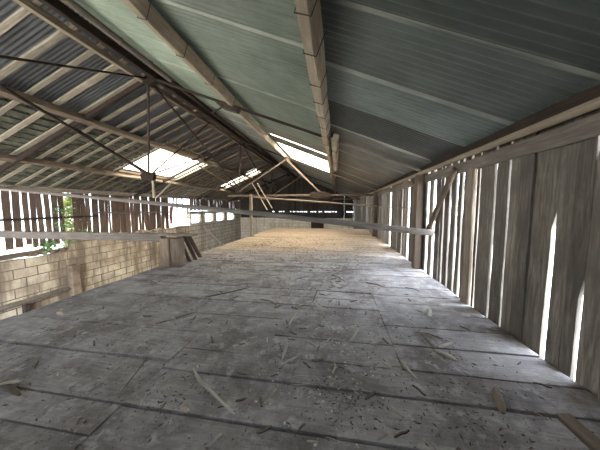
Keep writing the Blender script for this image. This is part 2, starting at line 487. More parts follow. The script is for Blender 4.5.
W = .84
def right_roof():
    sm = SheetMB()
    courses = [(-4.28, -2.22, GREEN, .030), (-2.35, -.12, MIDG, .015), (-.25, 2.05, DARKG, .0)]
    for ci, (xa, xb, col, lf) in enumerate(courses):
        edges = [YB + W * i for i in range(40)]
        if ci == 2: edges = [-2.4, -1.5, -.66, .17, 1.01, 1.86, 2.71, 3.56, 4.66, 5.5] + [5.5 + W * i for i in range(1, 24)]
        if ci == 1: edges = [-2.5, -1.65, -.8, .04, .88, 1.72, 2.56, 3.4, 4.24, 5.08, 5.92, 6.76, 7.62, 7.75, 8.75, 11.6] + [11.6 + W * i for i in range(1, 17)]
        for k in range(len(edges) - 1):
            y0, y1 = edges[k], min(edges[k + 1], YF)
            if y0 >= YF: break
            c = jit(col)
            if ci == 1 and (abs(y0 - 8.75) < .01 or abs(y0 - 7.62) < .01): continue
            if ci < 2 and y0 > 6.5: c = jit((.135, .135, .115))
            if ci == 2:
                if abs(y0 - 2.71) < .01: c = BLUEG
                if abs(y0 - 3.56) < .01: c = BLACKISH
                if y0 > 4: c = jit((.115, .118, .105)) if y0 < 7 else jit((.095, .09, .078))
                if abs(y0 - 1.86) < .01: c = (.10, .118, .108)
            gap = .055 if ci != 1 or not (7.5 < y0 < 9) else 0
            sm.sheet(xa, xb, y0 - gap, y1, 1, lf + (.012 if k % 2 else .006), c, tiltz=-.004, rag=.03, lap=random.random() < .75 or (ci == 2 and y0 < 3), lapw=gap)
    return tag(sm.finish('ceiling_right', M['sheet']), kind='structure')
right_roof()

def left_roof():
    sm = SheetMB()
    for ci, (xa, xb, lf) in enumerate([(-4.32, -6.5, .06), (-6.35, -8.75, .045), (-8.6, -10.85, .03)]):
        y = YB
        k = 0
        edges = [YB + .85 * i for i in range(12)] + [8.0, 11.36] + [11.36 + .9 * i for i in range(1, 5)] + [15.85, 17.05] + [17.05 + .87 * i for i in range(1, 9)]
        edges = [e for e in edges if e <= 8.0 or e >= 11.3]
        for k in range(len(edges) - 1):
            y0, y1 = edges[k], edges[k + 1]
            if y1 - y0 < .05: continue
            if ci == 1 and abs(y0 - 8.0) < .01: continue
            if ci < 2 and abs(y0 - 15.85) < .01: continue
            c = jit((.10, .106, .115), .25)
            if y1 - y0 > 1.5:
                n = 4
                for q in range(n): sm.sheet(xa, xb, y0 + (y1 - y0) * q / n - .03, y0 + (y1 - y0) * (q + 1) / n, -1, lf + .006 * (q % 2), jit(c, .2))
            else:
                sm.sheet(xa, xb, y0 - .03, y1, -1, lf + (.006 if k % 2 else 0), c, rag=.03)
    return tag(sm.finish('ceiling_left', M['sheet']), kind='structure')
left_roof()
# ridge capping
mb = MB(); mb.loft([[(XR - .28, y, ZR - .06), (XR, y, ZR + .09), (XR + .28, y, ZR - .04), (XR + .28, y, ZR - .02), (XR, y, ZR + .11), (XR - .28, y, ZR - .04)] for y in (YB, 6, 15, YF)], .5)
struct('trim_ridge', mb, M['iron'])

# laths under the lower courses of the left slope (close-set rows like shingling)
def laths():
    mb = MB()
    x = -6.55
    while x > -10.7:
        w = random.uniform(.11, .16)
        y = YB
        while y < YF:
            L = random.uniform(.9, 2.2); y1 = min(y + L, YF)
            skip = (x > -8.72 and x - w < -6.45 and y1 > 7.95 and y < 11.4) or (x > -8.72 and y1 > 15.8 and y < 17.1)
            if skip:
                for a, b in ((y, min(y1, 7.97)), (max(y, 11.4), min(y1, 15.82)), (max(y, 17.08), y1)):
                    if b - a > .15 and not (a < 11.4 and b > 7.98) and not (a < 17.08 and b > 15.83):
                        za, zb = roofz(x), roofz(x - w)
                        dz = random.uniform(-.012, .0)
                        mb.loft([[(x, yy, za + dz), (x - w, yy, zb + dz - .02), (x - w, yy, zb + dz - .035), (x, yy, za + dz - .015)] for yy in (a, b - .01)])
            else:
                za, zb = roofz(x), roofz(x - w); dz = random.uniform(-.012, .0)
                mb.loft([[(x, yy, za + dz), (x - w, yy, zb + dz - .02), (x - w, yy, zb + dz - .035), (x, yy, za + dz - .015)] for yy in (y, y1 - .012)])
            y = y1
        x -= w + random.choice([.07, .09, .11, .15])
    return struct('ceiling_laths', mb, M['lath'])
laths()

# boards running down the left slope from ridge to eave
ys = [-.5, 0, .5, 1.0, 1.5, 2.0, 2.5, 3.06, 3.54, 4.02, 4.5, 5.04, 5.56, 6.04, 6.5, 7.0, 7.45]
y = 7.45
while y < 23.6: y += random.uniform(.42, .55); ys.append(y)
for y in ys:
    xe = -10.75
    w = random.uniform(.085, .13)
    spans = [(-4.5, xe)]
    if 7.98 < y < 11.38: spans = [(-4.5, -6.42), (-8.75, xe)]
    if 15.8 < y < 17.1: spans = [(-4.5, -5.75), (-8.75, xe)]
    for a, b in spans:
        p0 = (a, y, roofz(a) - .056); p1 = (b, y + random.uniform(-.05, .05), roofz(b) - .056)
        tag(beam('roof_batten', p0, p1, w, .035, 'batten' if y < 7.2 else 'beam_brown', n=9, wob=.004, tint=random.uniform(.3, .7)),
            'weathered board running down the left roof slope between ridge and eave', 'batten', 'boards down the left roof slope')

# boards trimming the skylights of the left slope
for (xa, ya, xb, yb, lab) in ((-6.42, 7.95, -8.75, 7.95, 'pale board trimming the near end of the large left skylight'), (-6.42, 11.42, -8.75, 11.42, 'pale board trimming the far end of the large left skylight'),
        (-5.72, 15.8, -8.75, 15.8, 'pale board trimming the near side of the narrow far skylight'), (-5.72, 17.1, -8.75, 17.1, 'pale board trimming the far side of the narrow far skylight')):
    tag(beam('skylight_trim', (xa, ya, roofz(xa) - .035), (xb, yb, roofz(xb) - .035), .12, .07, 'batten', n=6, tint=.75), lab, 'board')
for (x, y0, y1, lab) in ((-6.45, 7.9, 11.46, 'long board trimming the upper edge of the large left skylight'), (-8.70, 7.9, 11.46, 'long board trimming the lower edge of the large left skylight')):
    tag(beam('skylight_trim', (x, y0, roofz(x) - .012), (x, y1, roofz(x) - .012), .09, .15, 'beam_brown', n=8, upv=(-S, 0, 1)), lab, 'board')
# translucent sheets
def clear_sheet(x0, x1, y0, y1, side, lift, label, mat='clear', group=None):
    sm = SheetMB(); sm.sheet(x0, x1, y0, y1, side, lift, (1, 1, 1))
    o = sm.finish('skylight_sheet', M[mat]); tag(o, label, 'skylight', group); return o
ord_ = ['nearest', 'second', 'third', 'farthest']
for k in range(4):
    clear_sheet(-6.4, -8.75, 8.0 + .84 * k - .02, 8.0 + .84 * (k + 1), -1, .05 + .005 * (k % 2), f'bright translucent sheet, {ord_[k]} of four in the large skylight of the left slope')
for ci, (a, b, w_) in enumerate(((-5.75, -6.5, 'upper'), (-6.4, -8.75, 'lower'))):
    clear_sheet(a, b, 15.83, 17.06, -1, .05, f'bright translucent sheet, {w_} one of the narrow far skylight strip')
sm = SheetMB(); sm.sheet(-4.32, -5.78, 15.83, 17.06, -1, .06, (.1, .11, .12)); o = sm.finish('ceiling_left_patch', M['sheet']); tag(o, kind='structure')
clear_sheet(-2.3, -.15, 8.74, 10.2, 1, .02, 'bright translucent roof sheet right of the ridge, nearer of the two')
clear_sheet(-2.3, -.15, 10.17, 11.62, 1, .026, 'bright translucent roof sheet right of the ridge, farther of the two')
clear_sheet(-2.3, -.15, 7.62, 7.74, 1, .024, 'narrow bright translucent strip just before the bright sheets right of the ridge')

# ------------------------------------------------------------------ purlins and ridge timbers
def lash(parent, p, w, h, k):
    """hook wire bent under a purlin, local to the purlin"""
    mb = MB(); mb.tube([(p, -w / 2 - .012, h / 2), (p + .01, -w / 2 - .010, -h / 2 - .010), (p + .02, w / 2 + .012, -h / 2 - .012), (p + .02, w / 2 + .012, -h / 2 + .03)], .0055, 5, .5)
    o = mb.build('hook_wire', M['wire'], parent)
    return o
def purlin(x, y0, y1, w, h, mat, label, hooks=(), drop=.0, tint=.5, bow=.0, dx=0):
    z = roofz(x) - h / 2 - .02 - drop
    sd = 1 if x > XR else -1
    o = beam('purlin', (x + dx, y0, z), (x, y1, z), w, h, mat, tint=tint, n=26, wob=.009, bow=bow, upv=(S * sd, 0, 1))
    tag(o, label, 'purlin')
    for k, q in enumerate(hooks): lash(o, q - y0, w, h, k)
    return o
purlin(-.22, YB, 5.35, .115, .19, 'beam', 'thick pale hewn purlin under the dark sheets, nearest the plank wall', hooks=(1.75, 2.2, 2.75, 3.2, 3.7, 4.2, 4.7), tint=.62)
purlin(-.03, 4.75, 8.6, .11, .15, 'beam', 'short pale purlin length lapped beside the end of the thick hewn purlin', hooks=(5.6, 7.0), tint=.55, drop=.06)
purlin(-.21, 5.4, 11.2, .11, .17, 'beam', 'pale purlin length continuing the thick hewn purlin past the first truss', hooks=(6.4, 7.6), tint=.62, drop=.03)
purlin(-.12, 11.0, YF, .12, .15, 'beam_brown', 'far dim purlin length nearest the plank wall, reaching the gable', tint=.4, drop=.0)
purlin(-2.36, YB, 5.9, .12, .19, 'beam', 'thick pale hewn purlin between the ridge and the nearest purlin', hooks=(2.6, 3.3, 4.1, 5.0), tint=.52, dx=.12)
purlin(-2.40, 5.75, 10.6, .12, .15, 'beam', 'pale purlin length beside the skylight right of the ridge', tint=.5, drop=.03)
purlin(-2.42, 10.5, YF, .12, .15, 'beam_brown', 'far dim purlin length right of the ridge, reaching the gable', tint=.3)
purlin(-6.42, YB, 5.3, .15, .16, 'beam_brown', 'grey brown purlin of the left slope nearest the ridge, near length', tint=.6, drop=.07)
purlin(-6.45, 5.0, 11.8, .14, .15, 'beam', 'light brown purlin along the top edge of the large left skylight', tint=.45, drop=.07)
purlin(-6.45, 11.6, YF, .13, .14, 'beam_brown', 'far purlin of the left slope nearest the ridge, beyond the large skylight', tint=.5, drop=.07)
purlin(-8.72, YB, 7.5, .14, .15, 'beam_brown', 'reddish brown purlin of the left slope halfway to the eave, near length', tint=.55, drop=.07)
purlin(-8.75, 7.2, 12.6, .13, .14, 'beam', 'light brown purlin along the bottom edge of the large left skylight', tint=.45, drop=.07)
purlin(-8.75, 12.5, YF, .13, .14, 'beam_brown', 'far purlin of the left slope halfway to the eave, beyond the large skylight', tint=.5, drop=.07)
tag(beam('eave_plate', (-10.5, YB, 1.93), (-10.5, 13, 1.93), .13, .13, 'beam', n=24), 'light brown eave plate on top of the slatted left wall', 'plate')
tag(beam('eave_plate', (-10.5, 13.0, 1.93), (-10.5, YF, 1.93), .12, .12, 'beam_brown', n=14), 'dim eave plate above the square openings of the block wall', 'plate')
r = tag(pole('ridge_pole', [(-3.98, YB, 4.36), (-3.98, 5, 4.36), (-3.98, 5.3, 4.36)], .058, .055, 'beam_grey'), 'round grey pole along the right side of the ridge', 'pole')
for q in (2.4, 3.0, 3.9, 4.6):
    mb = MB(); x = q - YB
    mb.tube([(x + .02 * math.cos(a) * .5, .064 * math.cos(a), .064 * math.sin(a)) for a in [2 * PI * i / 12 for i in range(13)]], .008, 5, .5)
    mb.build('rope_tie', M['rope'], r)
tag(pole('ridge_pole', [(-3.98, 5.2, 4.35), (-3.99, 14, 4.35), (-4, YF, 4.35)], .055, .05, 'dark_timber'), 'dark ridge pole beyond the first roof truss', 'pole')
tag(beam('ridge_beam', (-4.62, YB, 4.34), (-4.62, 5.1, 4.34), .09, .13, 'beam', tint=.55, n=20), 'light brown squared beam along the left side of the ridge', 'beam')
tag(beam('ridge_beam', (-4.62, 5.1, 4.34), (-4.62, YF, 4.33), .09, .13, 'beam_brown', tint=.3, n=20), 'dark squared ridge beam beyond the first roof truss', 'beam')
tag(beam('ridge_board', (-4.3, YB, 4.40), (-4.3, YF, 4.40), .10, .16, 'dark_timber', n=20), 'dark ridge board between the two ridge timbers', 'beam')

# ------------------------------------------------------------------ trusses
def truss(Y, label, webs=False, tilt=0):
    t = empty('roof_truss', (XR, Y, 0), label, 'truss', 'roof trusses')
    zt = lambda x: roofz(x) - .20
    xr_ = 1.70; ap = (-4.45, Y, roofz(-4.45) - .12)
    beam('rafter', ap, (-.15, Y, roofz(-.15) - .125), .05, .055, 'dark_timber', t, wob=.002, n=9)
    beam('rafter', (-.3, Y - .03, roofz(-.3) - .12), (xr_, Y - .03, roofz(xr_) - .10), .06, .05, 'beam_grey', t, wob=.002, n=7, tint=.8)
    beam('rafter', ap, (-10.4, Y, roofz(-10.4) - .24), .09, .11, 'dark_timber', t, wob=.003, n=12)
    beam('king_post', (-4.5, Y, 4.36), (-4.62, Y, 2.0), .05, .04, 'iron', t, wob=.001, n=3, upv=(0, 1, 0))
    beam('strut', (-6.7, Y - .03, roofz(-6.7) - .28), (-4.66, Y - .03, 2.14), .06, .07, 'dark_timber', t, wob=.002, n=4)
    # gusset plate at the foot of the king post
    mb = MB(); mb.loft([[(-4.62 - .10, y, 2.15), (-4.62 - .19, y, 2.10), (-4.62 - .15, y, 1.96), (-4.62 + .15, y, 1.96), (-4.62 + .19, y, 2.10), (-4.62 + .10, y, 2.15)] for y in (Y - .06, Y + .04)], .4)
    o = mb.build('gusset_plate', M['dark_timber'], None); o.parent = t; o.matrix_local = Matrix.Translation(-t.location)
    mb = MB(); mb.loft([[(-4.45 - .20, y, 4.28), (-4.45, y, 4.18), (-4.45 + .20, y, 4.28), (-4.45 + .05, y, 4.43), (-4.45 - .05, y, 4.43)] for y in (Y - .07, Y + .05)], .4)
    o = mb.build('ridge_plate', M['dark_timber'], None); o.parent = t; o.matrix_local = Matrix.Translation(-t.location)
    if webs:
        beam('web_board', (-2.35, Y - .05, 3.45), (-4.6, Y - .05, 2.05), .055, .06, 'beam_brown', t, n=4, tint=.35)
        beam('web_board', (-2.3, Y - .06, 3.48), (-.62, Y - .06, 1.86), .055, .07, 'beam_brown', t, n=4, tint=.3)
        beam('tie_beam', (-5.2, Y, 1.84), (1.6, Y, 1.84), .07, .09, 'beam_brown', t, n=8, tint=.2)
        mb = MB(); mb.loft([[(-1.15, y, 1.98), (-1.2, y, 1.72), (-.3, y, 1.70), (-.2, y, 1.9), (-.55, y, 2.0)] for y in (Y - .09, Y - .05)], .4)
        o = mb.build('gusset_plate', M['dark_timber'], None); o.parent = t; o.matrix_local = Matrix.Translation(-t.location)
    return t
truss(5.1, 'nearest dark roof truss, its king post hanging before the large skylight')
truss(10.5, 'second roof truss down the loft, with pale slanting web boards', True)
truss(15.9, 'third roof truss, dim beyond the pale web boards', True)
truss(21.2, 'farthest roof truss, dim before the gable', False)
# bracket where the second purlin crosses the first truss
mb = MB(); mb.loft([[(-2.75, y, 3.68), (-2.6, y, 3.56), (-2.25, y, 3.44), (-2.2, y, 3.52), (-2.5, y, 3.66)] for y in (5.02, 5.18)], .5)
tag(mb.build('truss_bracket', M['iron']), 'dark bracket under the purlin where the nearest truss crosses it', 'bracket')
tag(pole('bracket_rod', [(-2.58, 5.1, 3.60), (-3.9, 6.9, 4.26)], .022, .022, 'dark_timber'), 'short dark rod from the bracket back to the ridge', 'rod')

def brace(p0, p1, r, label, grp='braces in the ridge plane'):
    o = beam('cross_brace', p0, p1, r, r, 'dark_timber', wob=.001, n=6); tag(o, label, 'brace')
brace((-4.52, 5.1, 2.08), (-4.50, 1.6, 3.25), .042, 'long dark brace rising from the near king post foot towards the near left purlin')
brace((-4.50, 5.1, 4.38), (-4.50, 1.2, 2.75), .034, 'dark brace running from the near truss apex out over the near left sheets')
brace((-4.48, 5.15, 4.33), (-4.55, 10.5, 2.1), .05, 'dark brace falling away from the near truss apex across the large skylight')
brace((-4.56, 5.15, 2.12), (-4.5, 10.5, 4.31), .04, 'thin brace rising away from the near king post foot')
brace((-4.56, 5.15, 2.14), (-4.5, 7.8, 4.31), .035, 'thin steep brace rising away from the near king post foot')
brace((-4.48, 10.55, 4.33), (-4.55, 15.9, 2.1), .05, 'dark brace falling away from the second truss apex')
brace((-4.56, 10.55, 2.12), (-4.5, 15.9, 4.31), .05, 'dark brace rising away from the second king post foot')

# ------------------------------------------------------------------ long loose pole, posts at the deck edge
tag(pole('long_pole', [(1.74, 4.42, .83), (-1.0, 4.75, 1.09), (-4.5, 5.05, 1.40), (-10.35, 5.62, 1.86)], .060, .042, 'beam_grey'), 'long grey pole slung across the loft from the plank wall post to the left eave', 'pole')
pb = empty('deck_post', (-3.52, 4.45, 0), 'stout grey double post at the open edge of the loft', 'post')
beam('post_timber', (-3.65, 4.45, -.1), (-3.64, 4.45, .62), .22, .22, 'beam_brown', pb, upv=(0, 1, 0), n=4, tint=.6)
beam('post_timber', (-3.42, 4.48, -.1), (-3.43, 4.47, .615), .21, .20, 'beam_brown', pb, upv=(0, 1, 0), n=4, tint=.45)
tag(beam('cross_beam', (-10.3, 4.42, .62), (-3.72, 4.42, .64), .16, .17, 'beam_grey', tint=.3, n=20, wob=.007), 'long grey squared beam spanning from the block wall to the stout post', 'beam')
tag(beam('cross_beam', (-3.75, 4.43, .705), (-2.98, 4.45, .705), .22, .04, 'beam_grey', tint=.5, n=4), 'short plank lying on top of the stout post', 'plank')
for k, (a, b, t_) in enumerate((((-3.42, 4.86, .012), (-3.47, 4.62, .60), .6), ((-3.40, 5.06, .012), (-3.38, 4.64, .66), .35), ((-3.46, 5.34, .012), (-3.29, 4.66, .68), .7))):
    tag(beam('leaning_board', a, b, .10, .025, 'beam_brown', n=5, tint=t_), ['pale board leaning behind the stout post, closest to it', 'dark board leaning behind the stout post between two others', 'outermost board leaning behind the stout post'][k], 'board')
tag(pole('white_stick', [(-3.72, 7.0, 0.02), (-4.75, 7.6, .62)], .02, .018, 'pole'), 'thin white stick leaning over the open edge of the loft', 'stick')
tag(beam('edge_post', (-3.7, 9.6, 0), (-3.7, 9.6, 1.85), .11, .11, 'beam', n=6, tint=.2, upv=(0, 1, 0)), 'slim light post standing on the loft edge under the second truss', 'post')
tag(beam('web_strip', (-3.94, 10.44, 2.43), (-3.22, 10.44, 1.16), .06, .03, 'beam', n=4, tint=.7), 'pale slanting strip beside the slim light post, nearer one', 'strip')
tag(beam('web_strip', (-3.70, 10.44, 2.43), (-2.98, 10.44, 1.25), .06, .03, 'beam', n=4, tint=.7), 'pale slanting strip beside the slim light post, farther one', 'strip')
tag(pole('pinkish_pole', [(-3.70, 9.70, 1.74), (1.80, 10.1, 1.33)], .032, .032, 'brownboard'), 'thin reddish brown pole crossing the far loft below the second truss', 'pole')
tag(beam('hanging_board', (-4.57, 5.16, 1.97), (-4.59, 5.2, 1.53), .05, .03, 'beam', n=3, tint=.8, upv=(0, 1, 0)), 'short pale board hanging below the near king post foot', 'board')
tag(beam('slanting_board', (-3.97, 5.25, 2.03), (-4.54, 5.2, 1.53), .03, .03, 'beam', n=3, tint=.8), 'pale slanting board beside the board hanging under the king post', 'board')

# ------------------------------------------------------------------ left wall: blocks below, slats above
def block_wall(name, y0, y1, z0, z1, mat, x=-10.4, holes=(), th=.22, rag=0.0, capn=24):
    """wall in the plane of x with openings; block pattern sits in its UVs"""
    bm = bmesh.new(); uv = bm.loops.layers.uv.new('UVMap')
    yc = sorted({y0, y1, *[h[0] for h in holes], *[h[1] for h in holes], *([y0 + (y1 - y0) * i / capn for i in range(capn)] if rag else [])})
    zc = sorted({z0, z1, *[h[2] for h in holes], *[h[3] for h in holes]})
    cells = set()
    for i in range(len(yc) - 1):
        for j in range(len(zc) - 1):
            cy, cz = (yc[i] + yc[i + 1]) / 2, (zc[j] + zc[j + 1]) / 2
            if not any(h[0] < cy < h[1] and h[2] < cz < h[3] for h in holes): cells.add((i, j))
    top = {}
    for i, yy in enumerate(yc): top[i] = rag * (noise.noise(Vector((yy * 1.7, z1, 3))) * 1.4) if rag else 0
    def zz(i, j): return zc[j] + (top[i] if j == len(zc) - 1 else 0)
    def quad(ps):
        f = bm.faces.new([bm.verts.new(p) for p in ps])
        for l in f.loops: l[uv].uv = (l.vert.co.y + l.vert.co.x, l.vert.co.z + 3)
    xb = x - th
    for (i, j) in cells:
        a, b = yc[i], yc[i + 1]
        z00, z01, z10, z11 = zz(i, j), zz(i + 1, j), zz(i, j + 1), zz(i + 1, j + 1)
        quad([(x, a, z00), (x, b, z01), (x, b, z11), (x, a, z10)]); quad([(xb, a, z00), (xb, a, z10), (xb, b, z11), (xb, b, z01)])
        if (i - 1, j) not in cells: quad([(x, a, z00), (x, a, z10), (xb, a, z10), (xb, a, z00)])
        if (i + 1, j) not in cells: quad([(x, b, z01), (xb, b, z01), (xb, b, z11), (x, b, z11)])
        if (i, j + 1) not in cells: quad([(x, a, z10), (x, b, z11), (xb, b, z11), (xb, a, z10)])
        if (i, j - 1) not in cells: quad([(x, a, z00), (xb, a, z00), (xb, b, z01), (x, b, z01)])
    bmesh.ops.remove_doubles(bm, verts=bm.verts, dist=.0005)
    bmesh.ops.recalc_face_normals(bm, faces=bm.faces)
    me = bpy.data.meshes.new(name); bm.to_mesh(me); bm.free(); me.materials.append(M[mat])
    o = bpy.data.objects.new(name, me); COL.objects.link(o); return tag(o, kind='structure')
block_wall('wall_left_lower', YB, 7.35, GZ, -.42, 'block', rag=.05)
block_wall('wall_left_middle', 7.35, 15.0, GZ, .0, 'block', rag=.12)
block_wall('wall_left_upper', 15.0, YF, GZ, .97, 'block_grey', holes=[(15.15, 16.35, .12, .76), (16.95, 18.2, .10, .76), (18.75, 20.1, .08, .76), (20.75, 22.2, .06, .76)], rag=.05, capn=20)
# pier, ledge and lintel on the block wall
pr = MB(); pr.box(-10.42, -10.14, 7.24, 7.52, GZ, -.98, .5)
tag(pr.build('wall_pier', M['block']), 'square pale pier against the block wall', 'pier')
mb = MB()
rs = []
for k in range(31):
    y = YB + (7.22 - YB) * k / 30; q = noise.noise_vector(Vector((y * 3, 0, 0)))
    rs.append([(-10.42, y, -1.93), (-10.24 + q.x * .05, y, -1.95 + q.y * .02), (-10.22 + q.x * .05, y, -1.87 + q.z * .04), (-10.42, y, -1.80 + q.y * .05)])
mb.loft(rs, .4); tag(mb.build('wall_ledge', M['bark']), 'dark crumbling ledge along the lower block wall', 'ledge')
tag(beam('low_post', (-10.25, 5.9, GZ), (-10.25, 5.9, -1.97), .14, .14, 'dark_timber', n=4, upv=(0, 1, 0)), 'short dark post under the crumbling ledge', 'post')
# rubble on the broken wall top
for k in range(14):
    y = 6.2 + k * .16 + random.uniform(-.05, .05); s_ = random.uniform(.07, .15)
    bm = bmesh.new(); bmesh.ops.create_icosphere(bm, subdivisions=2, radius=s_)
    for v in bm.verts: v.co *= 1 + .35 * noise.noise(v.co * 9 + Vector((k * 7, 0, 0))); 
    for v in bm.verts: v.co.z *= .7
    me = bpy.data.meshes.new('rubble_stone'); bm.to_mesh(me); bm.free(); me.materials.append(M['block'])
    o = bpy.data.objects.new('rubble_stone', me); COL.objects.link(o)
    o.location = (-10.47 + random.uniform(-.05, .06), y, (-.40 if y < 7.3 else .12) + s_ * .5)
    tag(o, 'broken lump of block lying on the ruined top of the block wall', 'rubble', 'rubble on the block wall')

def slat_wall():
    mb = MB()
    y = 5.72
    seq = []
    def slat(y0, y1, z0, z1, lean=0.0, dx=0.0):
        n = 8; rings = []; ph = random.random() * 60
        for k in range(n + 1):
            t = k / n; z = z0 + (z1 - z0) * t; q = noise.noise_vector(Vector((ph, z * 2, 2)))
            a = y0 + lean * t + q.x * .014; b = y1 + lean * t + q.y * .014; x = -10.52 + dx + q.z * .012
            rings.append([(x, a, z), (x, b, z), (x - .022, b, z), (x - .022, a, z)])
        mb.loft(rings)
    gaps = [.04, .07, .03, .03, .07, .03]
    k = 0
    while y < 7.4:
        w = random.uniform(.15, .21); slat(y, y + w, -.1 + random.uniform(-.05, .12), 1.9, random.uniform(-.03, .03), random.uniform(-.02, .02))
        y += w + gaps[k % 6]; k += 1
    y = 7.55
    while y < 13.0:
        w = random.uniform(.10, .26)
        if 7.45 < y < 8.0 and random.random() < .45: y += w; continue
        slat(y, y + w, -.05, 1.9, random.uniform(-.06, .06), random.uniform(-.02, .02))
        y += w + random.choice([.004, .008, .012, .03, .015])
    # ragged remnants in the bright opening, then boards above the square openings
    for yy in (13.3, 13.75, 14.4):
        slat(yy, yy + random.uniform(.10, .16), .95, 1.9, random.uniform(-.2, .2))
    y = 15.2
    while y < YF:
        w = random.uniform(.16, .28); slat(y, y + w, 1.0 + random.uniform(0, .12), 1.9); y += w + random.choice([.005, .02, .05])
    y = 4.2
    while y > YB:
        w = random.uniform(.16, .24); slat(y - w, y, -.4, 1.9); y -= w + random.choice([.02, .04, .08])
    # jagged board bordering the bright opening
    slat(4.3, 4.5, -.4, 1.9)
    return struct('wall_left', mb, M['left_slat'])
slat_wall()
tag(beam('sill_beam', (-10.42, 3.8, -.32), (-10.42, 6.75, -.29), .14, .17, 'beam_brown', n=9, tint=.3), 'old sill timber lying on the broken wall top under the bright opening', 'beam')
tag(beam('slat_rail', (-10.44, YB, .86), (-10.44, 8.6, .90), .05, .07, 'dark_timber', n=12), 'dark rail across the sunlit slats near the bright opening', 'rail')
tag(beam('slat_rail', (-10.44, 8.5, 1.05), (-10.44, 13, .98), .05, .06, 'bark', n=12), 'knotty dark rail across the closer slats behind the stout post', 'rail')
for k, (y, z, w, hh) in enumerate(((13.05, .2, .35, 1.1), (14.75, .5, .25, 1.0))):
    mb = MB(); rs = []
    for i in range(9):
        t = i / 8; q = noise.noise_vector(Vector((t * 3, k * 9, 0)))
        rs.append([(-10.48 + q.x * .08, y + q.y * .12, z + hh * t), (-10.44 + q.z * .10, y + w * .5 + q.y * .1, z + hh * t), (-10.48 + q.y * .08, y + w * (.7 + .3 * t), z + hh * t), (-10.50 + q.y * .08, y + w * .5, z + hh * t)])
    mb.loft(rs, .5)
    tag(mb.build('hanging_rag', M['rag'], smooth=True), ['faded red rag hanging at the near side of the bright wall opening', 'faded red rag hanging at the far side of the bright wall opening'][k], 'rag')

# plants beyond and on the left wall
def foliage(name, pts, n, size, mat, rnd):
    mb = MB()
    for i in range(n):
        p = Vector(rnd()); a = Vector((random.gauss(0, 1), random.gauss(0, 1), random.gauss(0, .7))).normalized()
        b = a.orthogonal().normalized(); c = a.cross(b); L = size * random.uniform(.6, 1.3); w = L * .38
        mb.add([p, p + a * L * .5 + b * w + c * L * .08, p + a * L, p + a * L * .5 - b * w + c * L * .08], [(0, 1, 2), (0, 2, 3)])
    return mb
def plant(label, name, base, n, size, mat, rnd, stems):
    e = empty(name, base, label, 'plant')
    mb = foliage('leaves', None, n, size, mat, rnd); o = mb.build('foliage', M[mat]); o.parent = e; o.matrix_local = Matrix.Translation(-e.location)
    mb = MB()
    for s_ in stems: mb.tube(s_, .012, 5, .5)
    o = mb.build('stem', M['stem']); o.parent = e; o.matrix_local = Matrix.Translation(-e.location)
    return e
plant('pale yellow green creeper hanging in strands behind the slatted wall', 'creeper', (-10.8, 7.9, GZ), 1500, .10, 'leaf_pale',
      lambda: (-10.72 + random.gauss(0, .06), random.choice([7.55, 7.68, 7.8, 7.92, 8.05, 8.16]) + random.gauss(0, .03), random.uniform(.1, 1.85)),
      [[(-10.75, y, GZ), (-10.75, y + .05, -1), (-10.74, y, 1.85)] for y in (7.55, 7.68, 7.8, 7.92, 8.05, 8.16)])
plant('small leafy green plant on the broken wall top below the cross beam', 'weed', (-10.5, 6.75, -.38), 160, .10, 'leaf', lambda: (-10.45 + random.gauss(0, .1), 6.75 + random.gauss(0, .14), -.12 + random.gauss(0, .09)),
      [[(-10.5, 6.75, -.4), (-10.48, 6.7 + d, -.05)] for d in (-.1, .03, .15)])
plant('leafy green shoot growing up before the bright slats', 'weed', (-10.35, 7.25, -.38), 130, .09, 'leaf', lambda: (-10.33 + random.gauss(0, .06), 7.25 + random.gauss(0, .16), random.choice([.0, .55, .62, 1.15]) + random.gauss(0, .09)),
      [[(-10.38, 7.3, -.4), (-10.36, 7.15, .5), (-10.34, 7.3, 1.25)], [(-10.38, 7.3, -.4), (-10.36, 7.5, .45)]])
plant('dark green plant on the wall top beside the pale creeper', 'weed', (-10.45, 7.9, .1), 120, .09, 'leaf', lambda: (-10.35 + random.gauss(0, .06), 7.9 + random.gauss(0, .16), .20 + random.gauss(0, .07)),
      [[(-10.45, 7.9, .1), (-10.38, 7.85 + d, .3)] for d in (-.1, .1)])

# ------------------------------------------------------------------ far gable
bm_ = None
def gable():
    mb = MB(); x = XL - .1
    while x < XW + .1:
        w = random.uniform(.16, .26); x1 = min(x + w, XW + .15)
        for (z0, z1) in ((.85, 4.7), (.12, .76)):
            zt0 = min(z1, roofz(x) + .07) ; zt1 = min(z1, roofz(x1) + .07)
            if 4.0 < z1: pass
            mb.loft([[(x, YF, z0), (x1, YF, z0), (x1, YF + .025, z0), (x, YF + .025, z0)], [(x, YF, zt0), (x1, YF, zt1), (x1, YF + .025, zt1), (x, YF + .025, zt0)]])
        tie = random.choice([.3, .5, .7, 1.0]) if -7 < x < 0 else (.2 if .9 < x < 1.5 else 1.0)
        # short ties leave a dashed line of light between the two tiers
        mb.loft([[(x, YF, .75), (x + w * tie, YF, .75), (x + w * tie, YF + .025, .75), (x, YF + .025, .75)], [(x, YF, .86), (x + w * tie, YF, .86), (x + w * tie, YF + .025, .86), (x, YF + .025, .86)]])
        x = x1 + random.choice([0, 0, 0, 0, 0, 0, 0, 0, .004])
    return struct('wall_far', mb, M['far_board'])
gable()
